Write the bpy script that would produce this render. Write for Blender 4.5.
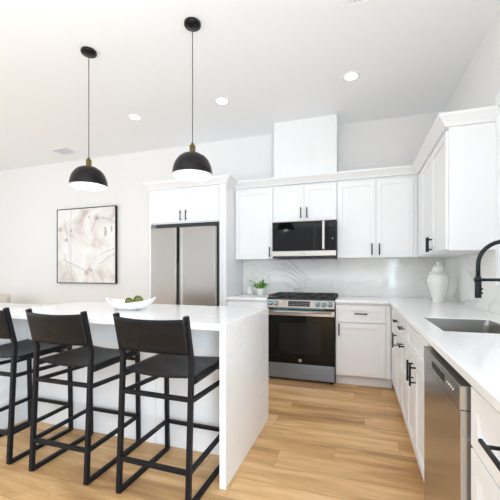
import bpy, bmesh, math, random
from mathutils import Vector, Matrix
R = math.radians
PI = math.pi
random.seed(7)
scn = bpy.context.scene
for o in list(bpy.data.objects):
    bpy.data.objects.remove(o)

# ------------------------------------------------------------------ camera
cam_d = bpy.data.cameras.new('camera')
cam = bpy.data.objects.new('camera', cam_d)
scn.collection.objects.link(cam)
cam.location = (0, 0, 1.22)
cam.rotation_euler = (R(90), 0, R(18.1))
cam_d.sensor_width = 36
cam_d.lens = 330 / 500 * 36
cam_d.shift_y = 0.046
cam_d.clip_start = 0.02
scn.camera = cam

# ------------------------------------------------------------------ light, world, exposure
scn.view_settings.view_transform = 'Standard'
scn.view_settings.look = 'None'
scn.view_settings.gamma = 1
scn.view_settings.use_curve_mapping = False
scn.view_settings.exposure = -0.09

world = bpy.data.worlds.new('sky')
scn.world = world
world.use_nodes = True
wn = world.node_tree.nodes
wn['Background'].inputs[0].default_value = (0.93, 0.96, 1.0, 1)
wn['Background'].inputs[1].default_value = 1.0


def area(name, loc, rot, sx, sy, power, col=(1, 1, 1)):
    d = bpy.data.lights.new(name, 'AREA')
    d.shape = 'RECTANGLE'
    d.size, d.size_y = sx, sy
    d.energy = power
    d.color = col
    o = bpy.data.objects.new(name, d)
    o.location = loc
    o.rotation_euler = rot
    scn.collection.objects.link(o)
    return o


# area lamps: sink window daylight; rear, left and right ones added at unseen openings
area('added_light_rear', (-3.3, -3.3, 1.55), (R(90), 0, 0), 7.6, 2.6, 22, (0.78, 0.90, 1.0))
area('added_light_side', (-7.45, 0.0, 1.5), (0, R(-90), 0), 2.6, 4.4, 128, (0.745, 0.88, 0.985))
area('daylight_window', (1.02, 2.1, 1.8), (0, R(90), 0), 1.25, 1.1, 1.5, (0.90, 0.95, 1.0))
area('added_light_right', (1.0, -1.55, 1.15), (0, R(90), 0), 2.0, 2.0, 250, (0.73, 0.875, 1.0))  # added lamp to brighten the waterfall end of the island
# added fill lamp, unseen, thrown up at the ceiling from behind the camera
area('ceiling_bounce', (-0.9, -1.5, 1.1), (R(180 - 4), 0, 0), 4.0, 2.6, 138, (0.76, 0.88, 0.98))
scn.cycles.max_bounces = 14
scn.cycles.diffuse_bounces = 8
scn.cycles.glossy_bounces = 6


# ------------------------------------------------------------------ materials
def mat(name, col, rough=0.5, metal=0.0, emis=None, estr=0, spec=None, bump=None, coat=0):
    m = bpy.data.materials.new(name)
    m.use_nodes = True
    nt = m.node_tree
    b = nt.nodes['Principled BSDF']
    b.inputs['Base Color'].default_value = (*col, 1)
    b.inputs['Roughness'].default_value = rough
    b.inputs['Metallic'].default_value = metal
    if coat:
        b.inputs['Coat Weight'].default_value = coat
    if spec is not None:
        b.inputs['Specular IOR Level'].default_value = spec
    if emis:
        b.inputs['Emission Color'].default_value = (*emis, 1)
        b.inputs['Emission Strength'].default_value = estr
    # subtle procedural variation
    tc = nt.nodes.new('ShaderNodeTexCoord')
    nz = nt.nodes.new('ShaderNodeTexNoise')
    nz.inputs['Scale'].default_value = bump[0] if bump else 60
    nt.links.new(tc.outputs['Object'], nz.inputs['Vector'])
    bp = nt.nodes.new('ShaderNodeBump')
    bp.inputs['Strength'].default_value = bump[1] if bump else 0.01
    bp.inputs['Distance'].default_value = 0.002
    nt.links.new(nz.outputs['Fac'], bp.inputs['Height'])
    nt.links.new(bp.outputs['Normal'], b.inputs['Normal'])
    return m


def steel(name, col, rough, axis):
    m = mat(name, col, rough, 1.0)
    nt = m.node_tree
    b = nt.nodes['Principled BSDF']
    tc = nt.nodes['Texture Coordinate']
    mp = nt.nodes.new('ShaderNodeMapping')
    s = [60, 60, 60]
    s[axis] = 1.2
    mp.inputs['Scale'].default_value = s
    nz = nt.nodes.new('ShaderNodeTexNoise')
    nz.inputs['Scale'].default_value = 3
    nt.links.new(tc.outputs['Object'], mp.inputs['Vector'])
    nt.links.new(mp.outputs['Vector'], nz.inputs['Vector'])
    mr = nt.nodes.new('ShaderNodeMapRange')
    mr.inputs['To Min'].default_value = rough - 0.02
    mr.inputs['To Max'].default_value = rough + 0.03
    nt.links.new(nz.outputs['Fac'], mr.inputs['Value'])
    nt.links.new(mr.outputs['Result'], b.inputs['Roughness'])
    return m


def marble(name, base, vein, scale, width, rough, amount, cloud=None, seed=0.0):
    m = bpy.data.materials.new(name)
    m.use_nodes = True
    nt = m.node_tree
    b = nt.nodes['Principled BSDF']
    b.inputs['Roughness'].default_value = rough
    tc = nt.nodes.new('ShaderNodeTexCoord')
    mp = nt.nodes.new('ShaderNodeMapping')
    mp.inputs['Location'].default_value = (seed, seed * 0.7, seed * 1.3)
    mp.inputs['Rotation'].default_value = (0.5, 0.6, 0.4)
    mp.inputs['Scale'].default_value = (1, 1, 1.9)
    nt.links.new(tc.outputs['Object'], mp.inputs['Vector'])
    d = nt.nodes.new('ShaderNodeTexNoise')
    d.inputs['Scale'].default_value = scale
    d.inputs['Detail'].default_value = 5
    d.inputs['Roughness'].default_value = 0.55
    d.inputs['Distortion'].default_value = 0.6
    nt.links.new(mp.outputs['Vector'], d.inputs['Vector'])
    sub = nt.nodes.new('ShaderNodeMath')
    sub.operation = 'SUBTRACT'
    sub.inputs[1].default_value = 0.5
    nt.links.new(d.outputs['Fac'], sub.inputs[0])
    ab = nt.nodes.new('ShaderNodeMath')
    ab.operation = 'ABSOLUTE'
    nt.links.new(sub.outputs[0], ab.inputs[0])
    mr = nt.nodes.new('ShaderNodeMapRange')
    mr.inputs['From Max'].default_value = width
    mr.inputs['To Min'].default_value = 1
    mr.inputs['To Max'].default_value = 0
    nt.links.new(ab.outputs[0], mr.inputs['Value'])
    n2 = nt.nodes.new('ShaderNodeTexNoise')
    n2.inputs['Scale'].default_value = scale * 0.9
    nt.links.new(tc.outputs['Object'], n2.inputs['Vector'])
    mr2 = nt.nodes.new('ShaderNodeMapRange')
    mr2.inputs['From Min'].default_value = 0.42
    mr2.inputs['From Max'].default_value = 0.68
    mr2.inputs['To Max'].default_value = amount
    nt.links.new(n2.outputs['Fac'], mr2.inputs['Value'])
    mul = nt.nodes.new('ShaderNodeMath')
    mul.operation = 'MULTIPLY'
    nt.links.new(mr.outputs['Result'], mul.inputs[0])
    nt.links.new(mr2.outputs['Result'], mul.inputs[1])
    mixc = nt.nodes.new('ShaderNodeMix')
    mixc.data_type = 'RGBA'
    mixc.inputs[6].default_value = (*base, 1)
    mixc.inputs[7].default_value = (*(cloud or base), 1)
    nt.links.new(n2.outputs['Fac'], mixc.inputs[0])
    mix = nt.nodes.new('ShaderNodeMix')
    mix.data_type = 'RGBA'
    nt.links.new(mul.outputs[0], mix.inputs[0])
    nt.links.new(mixc.outputs[2], mix.inputs[6])
    mix.inputs[7].default_value = (*vein, 1)
    nt.links.new(mix.outputs[2], b.inputs['Base Color'])
    return m


def wood_floor():
    m = bpy.data.materials.new('oak_planks')
    m.use_nodes = True
    nt = m.node_tree
    L = nt.links.new
    b = nt.nodes['Principled BSDF']
    tc = nt.nodes.new('ShaderNodeTexCoord')
    br = nt.nodes.new('ShaderNodeTexBrick')
    br.offset = 0.0
    br.inputs['Scale'].default_value = 1
    br.inputs['Brick Width'].default_value = 1.35
    br.inputs['Row Height'].default_value = 0.185
    br.inputs['Mortar Size'].default_value = 0.0012
    br.inputs['Mortar Smooth'].default_value = 0.2
    br.inputs['Bias'].default_value = 0.0
    br.inputs['Color1'].default_value = (0.0, 0.0, 0.0, 1)
    br.inputs['Color2'].default_value = (1, 1, 1, 1)
    br.inputs['Mortar'].default_value = (0.5, 0.5, 0.5, 1)
    sx = nt.nodes.new('ShaderNodeSeparateXYZ')
    L(tc.outputs['Object'], sx.inputs[0])
    dv = nt.nodes.new('ShaderNodeMath')
    dv.operation = 'DIVIDE'
    dv.inputs[1].default_value = 0.185
    L(sx.outputs['Y'], dv.inputs[0])
    fl = nt.nodes.new('ShaderNodeMath')
    fl.operation = 'FLOOR'
    L(dv.outputs[0], fl.inputs[0])
    wh = nt.nodes.new('ShaderNodeTexWhiteNoise')
    wh.noise_dimensions = '1D'
    L(fl.outputs[0], wh.inputs['W'])
    mxo = nt.nodes.new('ShaderNodeMath')
    mxo.operation = 'MULTIPLY_ADD'
    mxo.inputs[1].default_value = 1.35
    L(wh.outputs['Value'], mxo.inputs[0])
    L(sx.outputs['X'], mxo.inputs[2])
    cbn = nt.nodes.new('ShaderNodeCombineXYZ')
    L(mxo.outputs[0], cbn.inputs['X'])
    L(sx.outputs['Y'], cbn.inputs['Y'])
    L(cbn.outputs[0], br.inputs['Vector'])
    # per plank offset of the grain
    vm = nt.nodes.new('ShaderNodeVectorMath')
    vm.operation = 'MULTIPLY_ADD'
    vm.inputs[1].default_value = (7, 3, 11)
    L(br.outputs['Color'], vm.inputs[0])
    L(tc.outputs['Object'], vm.inputs[2])
    mp = nt.nodes.new('ShaderNodeMapping')
    mp.inputs['Scale'].default_value = (1.3, 11, 1)
    L(vm.outputs[0], mp.inputs['Vector'])
    g = nt.nodes.new('ShaderNodeTexNoise')
    g.inputs['Scale'].default_value = 1.6
    g.inputs['Detail'].default_value = 6
    g.inputs['Roughness'].default_value = 0.62
    g.inputs['Distortion'].default_value = 0.5
    L(mp.outputs['Vector'], g.inputs['Vector'])
    mp2 = nt.nodes.new('ShaderNodeMapping')
    mp2.inputs['Scale'].default_value = (0.9, 4.5, 1)
    L(vm.outputs[0], mp2.inputs['Vector'])
    g2 = nt.nodes.new('ShaderNodeTexNoise')
    g2.inputs['Scale'].default_value = 1.1
    g2.inputs['Detail'].default_value = 2
    L(mp2.outputs['Vector'], g2.inputs['Vector'])
    ad = nt.nodes.new('ShaderNodeMath')
    ad.operation = 'MULTIPLY_ADD'
    ad.inputs[1].default_value = 0.46
    L(g.outputs['Fac'], ad.inputs[0])
    ml = nt.nodes.new('ShaderNodeMath')
    ml.operation = 'MULTIPLY'
    ml.inputs[1].default_value = 0.46
    L(g2.outputs['Fac'], ml.inputs[0])
    L(ml.outputs[0], ad.inputs[2])
    ad2 = nt.nodes.new('ShaderNodeMath')
    ad2.operation = 'MULTIPLY_ADD'
    ad2.inputs[1].default_value = 0.10
    L(br.outputs['Color'], ad2.inputs[0])
    L(ad.outputs[0], ad2.inputs[2])
    cr = nt.nodes.new('ShaderNodeValToRGB')
    e = cr.color_ramp.elements
    e[0].position = 0.30
    e[0].color = (0.25, 0.125, 0.05, 1)
    e[1].position = 0.70
    e[1].color = (0.82, 0.565, 0.31, 1)
    n = e.new(0.45)
    n.color = (0.53, 0.30, 0.125, 1)
    n = e.new(0.57)
    n.color = (0.71, 0.445, 0.21, 1)
    L(ad2.outputs[0], cr.inputs['Fac'])
    # knots
    vo = nt.nodes.new('ShaderNodeTexVoronoi')
    vo.inputs['Scale'].default_value = 1.7
    mp3 = nt.nodes.new('ShaderNodeMapping')
    mp3.inputs['Scale'].default_value = (0.75, 1.9, 1)
    L(vm.outputs[0], mp3.inputs['Vector'])
    L(mp3.outputs['Vector'], vo.inputs['Vector'])
    kr = nt.nodes.new('ShaderNodeMapRange')
    kr.inputs['From Min'].default_value = 0.015
    kr.inputs['From Max'].default_value = 0.075
    kr.inputs['To Min'].default_value = 0.55
    kr.inputs['To Max'].default_value = 0
    L(vo.outputs['Distance'], kr.inputs['Value'])
    mk = nt.nodes.new('ShaderNodeMix')
    mk.data_type = 'RGBA'
    L(kr.outputs['Result'], mk.inputs[0])
    L(cr.outputs['Color'], mk.inputs[6])
    mk.inputs[7].default_value = (0.16, 0.08, 0.035, 1)
    mx = nt.nodes.new('ShaderNodeMix')
    mx.data_type = 'RGBA'
    mfac = nt.nodes.new('ShaderNodeMath')
    mfac.operation = 'MULTIPLY'
    mfac.inputs[1].default_value = 0.6
    L(br.outputs['Fac'], mfac.inputs[0])
    L(mfac.outputs[0], mx.inputs[0])
    L(mk.outputs[2], mx.inputs[6])
    mx.inputs[7].default_value = (0.17, 0.09, 0.04, 1)
    L(mx.outputs[2], b.inputs['Base Color'])
    b.inputs['Roughness'].default_value = 0.42
    bp = nt.nodes.new('ShaderNodeBump')
    bp.inputs['Strength'].default_value = 0.12
    bp.inputs['Distance'].default_value = 0.003
    L(g.outputs['Fac'], bp.inputs['Height'])
    L(bp.outputs['Normal'], b.inputs['Normal'])
    return m


def art_mat():
    m = bpy.data.materials.new('abstract_paint')
    m.use_nodes = True
    nt = m.node_tree
    L = nt.links.new
    b = nt.nodes['Principled BSDF']
    b.inputs['Roughness'].default_value = 0.7
    tc = nt.nodes.new('ShaderNodeTexCoord')
    n1 = nt.nodes.new('ShaderNodeTexNoise')
    n1.inputs['Scale'].default_value = 2.6
    n1.inputs['Detail'].default_value = 5
    n1.inputs['Distortion'].default_value = 0.8
    L(tc.outputs['Object'], n1.inputs['Vector'])
    cr = nt.nodes.new('ShaderNodeValToRGB')
    e = cr.color_ramp.elements
    e[0].position = 0.30
    e[0].color = (0.55, 0.46, 0.43, 1)
    e[1].position = 0.62
    e[1].color = (0.83, 0.82, 0.805, 1)
    k = e.new(0.42)
    k.color = (0.72, 0.665, 0.63, 1)
    k = e.new(0.50)
    k.color = (0.79, 0.755, 0.725, 1)
    L(n1.outputs['Fac'], cr.inputs['Fac'])
    L(cr.outputs['Color'], b.inputs['Base Color'])
    return m


WALL = mat('wall_paint', (0.785, 0.772, 0.76), 0.85, bump=(220, 0.05))
CEIL = mat('ceiling_paint', (0.855, 0.878, 0.895), 0.9, bump=(260, 0.05))
CAB = mat('cabinet_paint', (0.83, 0.832, 0.84), 0.38, bump=(40, 0.01))
TRIM = mat('trim_paint', (0.86, 0.86, 0.86), 0.45)
QUARTZ = marble('white_quartz', (0.86, 0.86, 0.865), (0.66, 0.66, 0.66), 1.15, 0.022, 0.16, 0.32)
SPLASH = marble('veined_marble', (0.80, 0.78, 0.745), (0.36, 0.34, 0.31), 1.25, 0.028, 0.10, 0.65, (0.86, 0.85, 0.83), 3.1)
FLOOR = wood_floor()
BLACK = mat('black_metal', (0.008, 0.008, 0.009), 0.4, 0.0, bump=(90, 0.02), spec=.3)
STOOLB = mat('black_powder_coat', (0.008, 0.0085, 0.011), 0.42, bump=(180, 0.04), spec=.2)
LEATHER = mat('dark_leather', (0.006, 0.0062, 0.0075), 0.40, bump=(38, 0.3), spec=.22)
SHADE = mat('shade_enamel', (0.009, 0.0075, 0.008), 0.24, spec=.25)
SHADEIN = mat('shade_inner_white', (0.9, 0.9, 0.9), 0.6)
BRASS = mat('aged_brass', (0.26, 0.20, 0.075), 0.4, 1.0)
CORD = mat('cord_fabric', (0.05, 0.05, 0.05), 0.7)
BULB = mat('bulb_glow', (1, 1, 1), 0.5, emis=(1, 0.97, 0.92), estr=2.0)
CANLIGHT = mat('downlight_glow', (1, 1, 1), 0.5, emis=(1, 0.98, 0.95), estr=4)
STEEL_V = steel('brushed_steel', (0.44, 0.408, 0.372), 0.24, 2)
STEEL_D = steel('dishwasher_steel', (0.47, 0.455, 0.44), 0.24, 2)
STEEL_H = steel('brushed_steel_bright', (0.50, 0.455, 0.41), 0.28, 0)
STEEL_P = steel('darkened_panel_steel', (0.36, 0.31, 0.27), 0.40, 0)  # same metal as the trim, darkened in colour to offset the ceiling's reflection
STEEL_B = steel('filmed_steel', (0.27, 0.33, 0.42), 0.34, 0)
STEEL_S = steel('sink_steel', (0.42, 0.41, 0.39), 0.38, 0)
CHROME = mat('chrome', (0.80, 0.80, 0.80), 0.12, 1.0)
GLASSB = mat('black_glass', (0.005, 0.0045, 0.0045), 0.05, 0.0, spec=.25)
GLASSW = mat('oven_window_glass', (0.014, 0.012, 0.012), 0.08, spec=.25)
DARK = mat('dark_plastic', (0.02, 0.02, 0.022), 0.5)
GREYBODY = mat('appliance_side', (0.05, 0.05, 0.055), 0.5)
IRON = mat('cast_iron', (0.013, 0.013, 0.014), 0.55, bump=(200, 0.1))
BLUE = mat('blue_film', (0.03, 0.27, 0.42), 0.3)
CERAMIC = mat('white_ceramic', (0.80, 0.79, 0.765), 0.30)
BOWLM = mat('matte_white_ceramic', (0.88, 0.88, 0.87), 0.45)
SOIL = mat('soil', (0.05, 0.035, 0.02), 0.9)
LEAF = mat('leaf_green', (0.16, 0.36, 0.06), 0.45)
LEAFP = mat('pale_stem_green', (0.45, 0.55, 0.25), 0.5)
ARTI = mat('artichoke_green', (0.20, 0.235, 0.06), 0.6)
PLASTIC = mat('outlet_plastic', (0.87, 0.87, 0.87), 0.35)
SLOT = mat('slot_grey', (0.35, 0.35, 0.37), 0.6)
VENTIN = mat('vent_shadow_grey', (0.72, 0.73, 0.78), 0.7)
ART = art_mat()
INK = mat('ink_line', (0.20, 0.17, 0.17), 0.7)
SMUDGE = mat('paint_smudge', (0.56, 0.475, 0.46), 0.8)
FABRIC = mat('beige_fabric', (0.60, 0.53, 0.48), 0.9, bump=(150, 0.3))
TABLEW = mat('table_white', (0.84, 0.84, 0.83), 0.35)
PANE = mat('window_glass', (0.95, 0.97, 1.0), 0.02)
PANE.node_tree.nodes['Principled BSDF'].inputs['Transmission Weight'].default_value = 1.0
FAUC = mat('matte_black_faucet', (0.008, 0.011, 0.016), 0.32, spec=.3)
DISPLAY = mat('display_text', (0.5, 0.52, 0.55), 0.4)
PUTTY = mat('island_panel_paint', (0.82, 0.815, 0.815), 0.5)


# ------------------------------------------------------------------ mesh helpers
class MB:
    def __init__(s):
        s.bm = bmesh.new()
        s.mi = 0

    def _f(s, vs, smooth=False):
        try:
            f = s.bm.faces.new(vs)
            f.material_index = s.mi
            f.smooth = smooth
            return f
        except ValueError:
            return None

    def box(s, x0, x1, y0, y1, z0, z1, M=None):
        P = [Vector(p) for p in ((x0, y0, z0), (x1, y0, z0), (x1, y1, z0), (x0, y1, z0),
                                 (x0, y0, z1), (x1, y0, z1), (x1, y1, z1), (x0, y1, z1))]
        if M:
            P = [M @ p for p in P]
        v = [s.bm.verts.new(p) for p in P]
        for q in ((3, 2, 1, 0), (4, 5, 6, 7), (0, 1, 5, 4), (1, 2, 6, 5), (2, 3, 7, 6), (3, 0, 4, 7)):
            s._f([v[i] for i in q])
        return s

    def tube(s, pts, rad, seg=12, cap=True, square=False, up=None):
        pts = [Vector(p) for p in pts]
        n = len(pts)
        rads = rad if isinstance(rad, (list, tuple)) else [rad] * n
        if square:
            seg = 4
        rings = []
        d0 = (pts[1] - pts[0]).normalized()
        ref = Vector(up) if up else (Vector((0, 0, 1)) if abs(d0.z) < 0.9 else Vector((1, 0, 0)))
        a = (ref - d0 * ref.dot(d0)).normalized()
        for i in range(n):
            if i == 0:
                t = d0
            elif i == n - 1:
                t = (pts[-1] - pts[-2]).normalized()
            else:
                t = ((pts[i] - pts[i - 1]).normalized() + (pts[i + 1] - pts[i]).normalized()).normalized()
            a = (a - t * a.dot(t)).normalized()
            b = t.cross(a)
            ring = []
            for k in range(seg):
                if square:
                    ca, cb = ((1, 1), (-1, 1), (-1, -1), (1, -1))[k]
                    p = pts[i] + (a * ca + b * cb) * rads[i]
                else:
                    th = 2 * PI * k / seg
                    p = pts[i] + (a * math.cos(th) + b * math.sin(th)) * rads[i]
                ring.append(s.bm.verts.new(p))
            rings.append(ring)
        for i in range(n - 1):
            for k in range(seg):
                s._f([rings[i][k], rings[i][(k + 1) % seg], rings[i + 1][(k + 1) % seg], rings[i + 1][k]], not square)
        if cap:
            s._f(rings[0][::-1])
            s._f(rings[-1])
        return s

    def lathe(s, prof, seg=32, c=(0, 0, 0), M=None):
        c = Vector(c)
        rings = []
        for r, z in prof:
            if r < 1e-6:
                p = Vector((0, 0, z))
                rings.append([s.bm.verts.new((M @ p if M else p) + c)])
            else:
                ring = []
                for k in range(seg):
                    p = Vector((r * math.cos(2 * PI * k / seg), r * math.sin(2 * PI * k / seg), z))
                    ring.append(s.bm.verts.new((M @ p if M else p) + c))
                rings.append(ring)
        for A, B in zip(rings, rings[1:]):
            if len(A) == 1 and len(B) == 1:
                continue
            for k in range(seg):
                if len(A) == 1:
                    s._f([A[0], B[(k + 1) % seg], B[k]], True)
                elif len(B) == 1:
                    s._f([A[k], A[(k + 1) % seg], B[0]], True)
                else:
                    s._f([A[k], A[(k + 1) % seg], B[(k + 1) % seg], B[k]], True)
        return s

    def cells(s, xs, ys, z0, z1, solid, axes=(0, 1, 2)):
        """extruded grid of cells; axes maps (grid u, grid v, thickness) onto x, y, z"""
        cache = {}

        def V(i, j, k):
            if (i, j, k) not in cache:
                p = [0, 0, 0]
                p[axes[0]] = xs[i]
                p[axes[1]] = ys[j]
                p[axes[2]] = (z0, z1)[k]
                cache[(i, j, k)] = s.bm.verts.new(p)
            return cache[(i, j, k)]
        nx, ny = len(xs) - 1, len(ys) - 1
        S = lambda i, j: 0 <= i < nx and 0 <= j < ny and solid(i, j)
        for i in range(nx):
            for j in range(ny):
                if not S(i, j):
                    continue
                s._f([V(i, j, 1), V(i + 1, j, 1), V(i + 1, j + 1, 1), V(i, j + 1, 1)])
                s._f([V(i, j, 0), V(i, j + 1, 0), V(i + 1, j + 1, 0), V(i + 1, j, 0)])
                if not S(i, j - 1):
                    s._f([V(i, j, 0), V(i + 1, j, 0), V(i + 1, j, 1), V(i, j, 1)])
                if not S(i, j + 1):
                    s._f([V(i + 1, j + 1, 0), V(i, j + 1, 0), V(i, j + 1, 1), V(i + 1, j + 1, 1)])
                if not S(i - 1, j):
                    s._f([V(i, j + 1, 0), V(i, j, 0), V(i, j, 1), V(i, j + 1, 1)])
                if not S(i + 1, j):
                    s._f([V(i + 1, j, 0), V(i + 1, j + 1, 0), V(i + 1, j + 1, 1), V(i + 1, j, 1)])
        bmesh.ops.recalc_face_normals(s.bm, faces=s.bm.faces[:])
        return s

    def sweep(s, path, prof):
        """profile (outward, z) swept along a plan path with mitres, outward on the right of travel"""
        pts = [Vector((p[0], p[1])) for p in path]
        rings = []
        for i, p in enumerate(pts):
            def nrm(a, b):
                d = (b - a).normalized()
                return Vector((d.y, -d.x))
            if i == 0:
                m = nrm(pts[0], pts[1])
            elif i == len(pts) - 1:
                m = nrm(pts[-2], pts[-1])
            else:
                n1, n2 = nrm(pts[i - 1], p), nrm(p, pts[i + 1])
                m = (n1 + n2)
                m = m / (m.dot(n1))
            rings.append([s.bm.verts.new((p.x + m.x * o, p.y + m.y * o, z)) for o, z in prof])
        k = len(prof)
        for A, B in zip(rings, rings[1:]):
            for j in range(k):
                s._f([A[j], A[(j + 1) % k], B[(j + 1) % k], B[j]])
        s._f(rings[0])
        s._f(rings[-1][::-1])
        bmesh.ops.recalc_face_normals(s.bm, faces=s.bm.faces[:])
        return s

    def grid(s, fn, nu, nv, smooth=True):
        V = [[s.bm.verts.new(fn(i / nu, j / nv)) for j in range(nv + 1)] for i in range(nu + 1)]
        for i in range(nu):
            for j in range(nv):
                s._f([V[i][j], V[i + 1][j], V[i + 1][j + 1], V[i][j + 1]], smooth)
        return s

    def build(s, name, m, parent=None, bevel=0, seg=2, solid=0):
        me = bpy.data.meshes.new(name)
        s.bm.normal_update()
        s.bm.to_mesh(me)
        s.bm.free()
        for mm in (m if isinstance(m, (list, tuple)) else [m]):
            me.materials.append(mm)
        o = bpy.data.objects.new(name, me)
        scn.collection.objects.link(o)
        if parent:
            o.parent = parent
        if solid:
            md = o.modifiers.new('thickness', 'SOLIDIFY')
            md.thickness = solid
            md.offset = 0
        if bevel:
            md = o.modifiers.new('bevel', 'BEVEL')
            md.width = bevel
            md.segments = seg
            md.limit_method = 'ANGLE'
            md.angle_limit = R(40)
            md.harden_normals = False
        return o


def tag(o, label=None, cat=None, group=None, kind=None):
    if label:
        o['label'] = label
    if cat:
        o['category'] = cat
    if group:
        o['group'] = group
    if kind:
        o['kind'] = kind
    return o


def thing(name, label, cat, loc=(0, 0, 0), rz=0, group=None):
    o = bpy.data.objects.new(name, None)
    o.empty_display_size = 0.05
    o.location = loc
    o.rotation_euler = (0, 0, rz)
    scn.collection.objects.link(o)
    return tag(o, label, cat, group)


def copy_tree(o, parent=None):
    c = o.copy()
    scn.collection.objects.link(c)
    if parent:
        c.parent = parent
    for ch in [x for x in o.children]:
        copy_tree(ch, c)
    return c


def struct(name, mb, m, bevel=0):
    return tag(mb.build(name, m, None, bevel), kind='structure')


# ------------------------------------------------------------------ room shell
XW, YW, ZC, XL, YR = 0.95, 4.315, 3.09, -7.6, -3.5
T = 0.93          # worktop height
struct('floor', MB().box(XL - .2, XW + .2, YR - .2, YW + .2, -0.08, 0), FLOOR)
struct('ceiling', MB().box(XL - .2, XW + .2, YR - .2, YW + .2, ZC, ZC + 0.1), CEIL)
struct('wall_back', MB().box(XL - .15, XW + .15, YW, YW + .15, 0, ZC), WALL)
# right wall with the sink window opening and an added, unseen opening for light
struct('wall_right', MB().cells([YR - .15, -2.6, -.5, 1.45, 2.72, YW], [0, .08, 1.19, 2.2, 2.42, ZC], XW, XW + .15,
                                lambda i, j: not ((i == 3 and j in (2, 3)) or (i == 1 and j in (1, 2))), (1, 2, 0)), WALL)
struct('wall_left', MB().cells([YR, -2.3, 2.7, YW], [0, 0.2, 2.8, ZC], XL - .15, XL,
                               lambda i, j: not (i == 1 and j == 1), (1, 2, 0)), WALL)
struct('wall_rear', MB().cells([XL, -7.1, 0.5, XW], [0, 0.25, 2.85, ZC], YR - .15, YR,
                               lambda i, j: not (i == 1 and j == 1), (0, 2, 1)), WALL)


def window(name, axis, a0, a1, z0, z1, w, depth, mull, cas, sgn):
    """frame + glass + casing in a wall; axis 0: wall runs along x at y = w, axis 1: along y at x = w"""
    root = thing(name, None, None)
    tag(root, kind='structure')

    def bx(mb, p0, p1, q0, q1, zz0, zz1):
        lo, hi = min(q0, q1), max(q0, q1)
        if axis == 0:
            mb.box(p0, p1, lo, hi, zz0, zz1)
        else:
            mb.box(lo, hi, p0, p1, zz0, zz1)
    f = MB()
    q0, q1 = w + sgn * .05, w + sgn * .10
    t = .05
    bx(f, a0, a0 + t, q0, q1, z0, z1)
    bx(f, a1 - t, a1, q0, q1, z0, z1)
    bx(f, a0 + t, a1 - t, q0, q1, z0, z0 + t)
    bx(f, a0 + t, a1 - t, q0, q1, z1 - t, z1)
    for k in range(1, mull):
        c = a0 + (a1 - a0) * k / mull
        bx(f, c - .025, c + .025, q0, q1, z0 + t, z1 - t)
    tag(f.build('window_frame', TRIM, root, .003), kind='structure')
    g = MB()
    bx(g, a0 + .03, a1 - .03, w + sgn * .072, w + sgn * .078, z0 + .03, z1 - .03)
    tag(g.build('window_pane', PANE, root), kind='structure')
    if cas:
        c = MB()
        q0, q1 = w - sgn * .018, w - sgn * .001
        bx(c, a0 - cas, a0, q0, q1, z0 - cas, z1 + cas)
        bx(c, a1, a1 + cas, q0, q1, z0 - cas, z1 + cas)
        bx(c, a0, a1, q0, q1, z0 - cas, z0)
        bx(c, a0, a1, q0, q1, z1, z1 + cas)
        tag(c.build('window_casing', TRIM, root, .003), kind='structure')
    return root


window('window_1', 1, 1.45, 2.72, 1.19, 2.42, XW, .15, 2, .06, 1)
window('added_window_rear', 0, -7.1, 0.5, 0.25, 2.85, YR, .15, 4, 0, -1)  # unseen glazing added behind the camera to light the room
window('added_window_left', 1, -2.3, 2.7, 0.2, 2.8, XL, .15, 3, 0, -1)  # unseen glazing added on the left to light the room
window('added_window_right', 1, -2.6, -.5, .08, 2.2, XW, .15, 2, .06, 1)  # unseen glazed door added so light reaches the island end
struct('baseboard_back', MB().box(XL, -2.60, YW - .015, YW, 0, .12), TRIM, .004)
struct('baseboard_left', MB().box(XL, XL + .015, YR, YW - .015, 0, .12), TRIM, .004)
struct('baseboard_right', MB().box(XW - .015, XW, -.43, .28, 0, .12), TRIM, .004)


# ------------------------------------------------------------------ cabinets
def handle(parent, vertical, c, length=.13, stand=.032, r=.0066):
    """bar pull; c is the point on the door face (local, facing -y) at its middle"""
    x, y, z = c
    mb = MB()
    h = length / 2
    if vertical:
        mb.tube([(x, y - stand, z - h), (x, y - stand, z + h)], r, 10)
        for s in (-1, 1):
            mb.tube([(x, y, z + s * h * .68), (x, y - stand, z + s * h * .68)], r * .8, 8)
    else:
        mb.tube([(x - h, y - stand, z), (x + h, y - stand, z)], r, 10)
        for s in (-1, 1):
            mb.tube([(x + s * h * .68, y, z), (x + s * h * .68, y - stand, z)], r * .8, 8)
    return mb.build('handle', BLACK, parent)


def shaker(name, parent, x0, x1, z0, z1, y=0.0, st=.057, th=.02):
    """shaker front: frame of stiles and rails round a recessed panel, front face at y"""
    mb = MB()
    rail = min(st, (z1 - z0) * .32)
    mb.cells([x0, x0 + st, x1 - st, x1], [z0, z0 + rail, z1 - rail, z1], y, y + th,
             lambda i, j: not (i == 1 and j == 1), (0, 2, 1))
    mb.box(x0 + st - .002, x1 - st + .002, y + .009, y + th - .001, z0 + rail - .002, z1 - rail + .002)
    return mb.build(name, CAB, parent, .0022)


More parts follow.
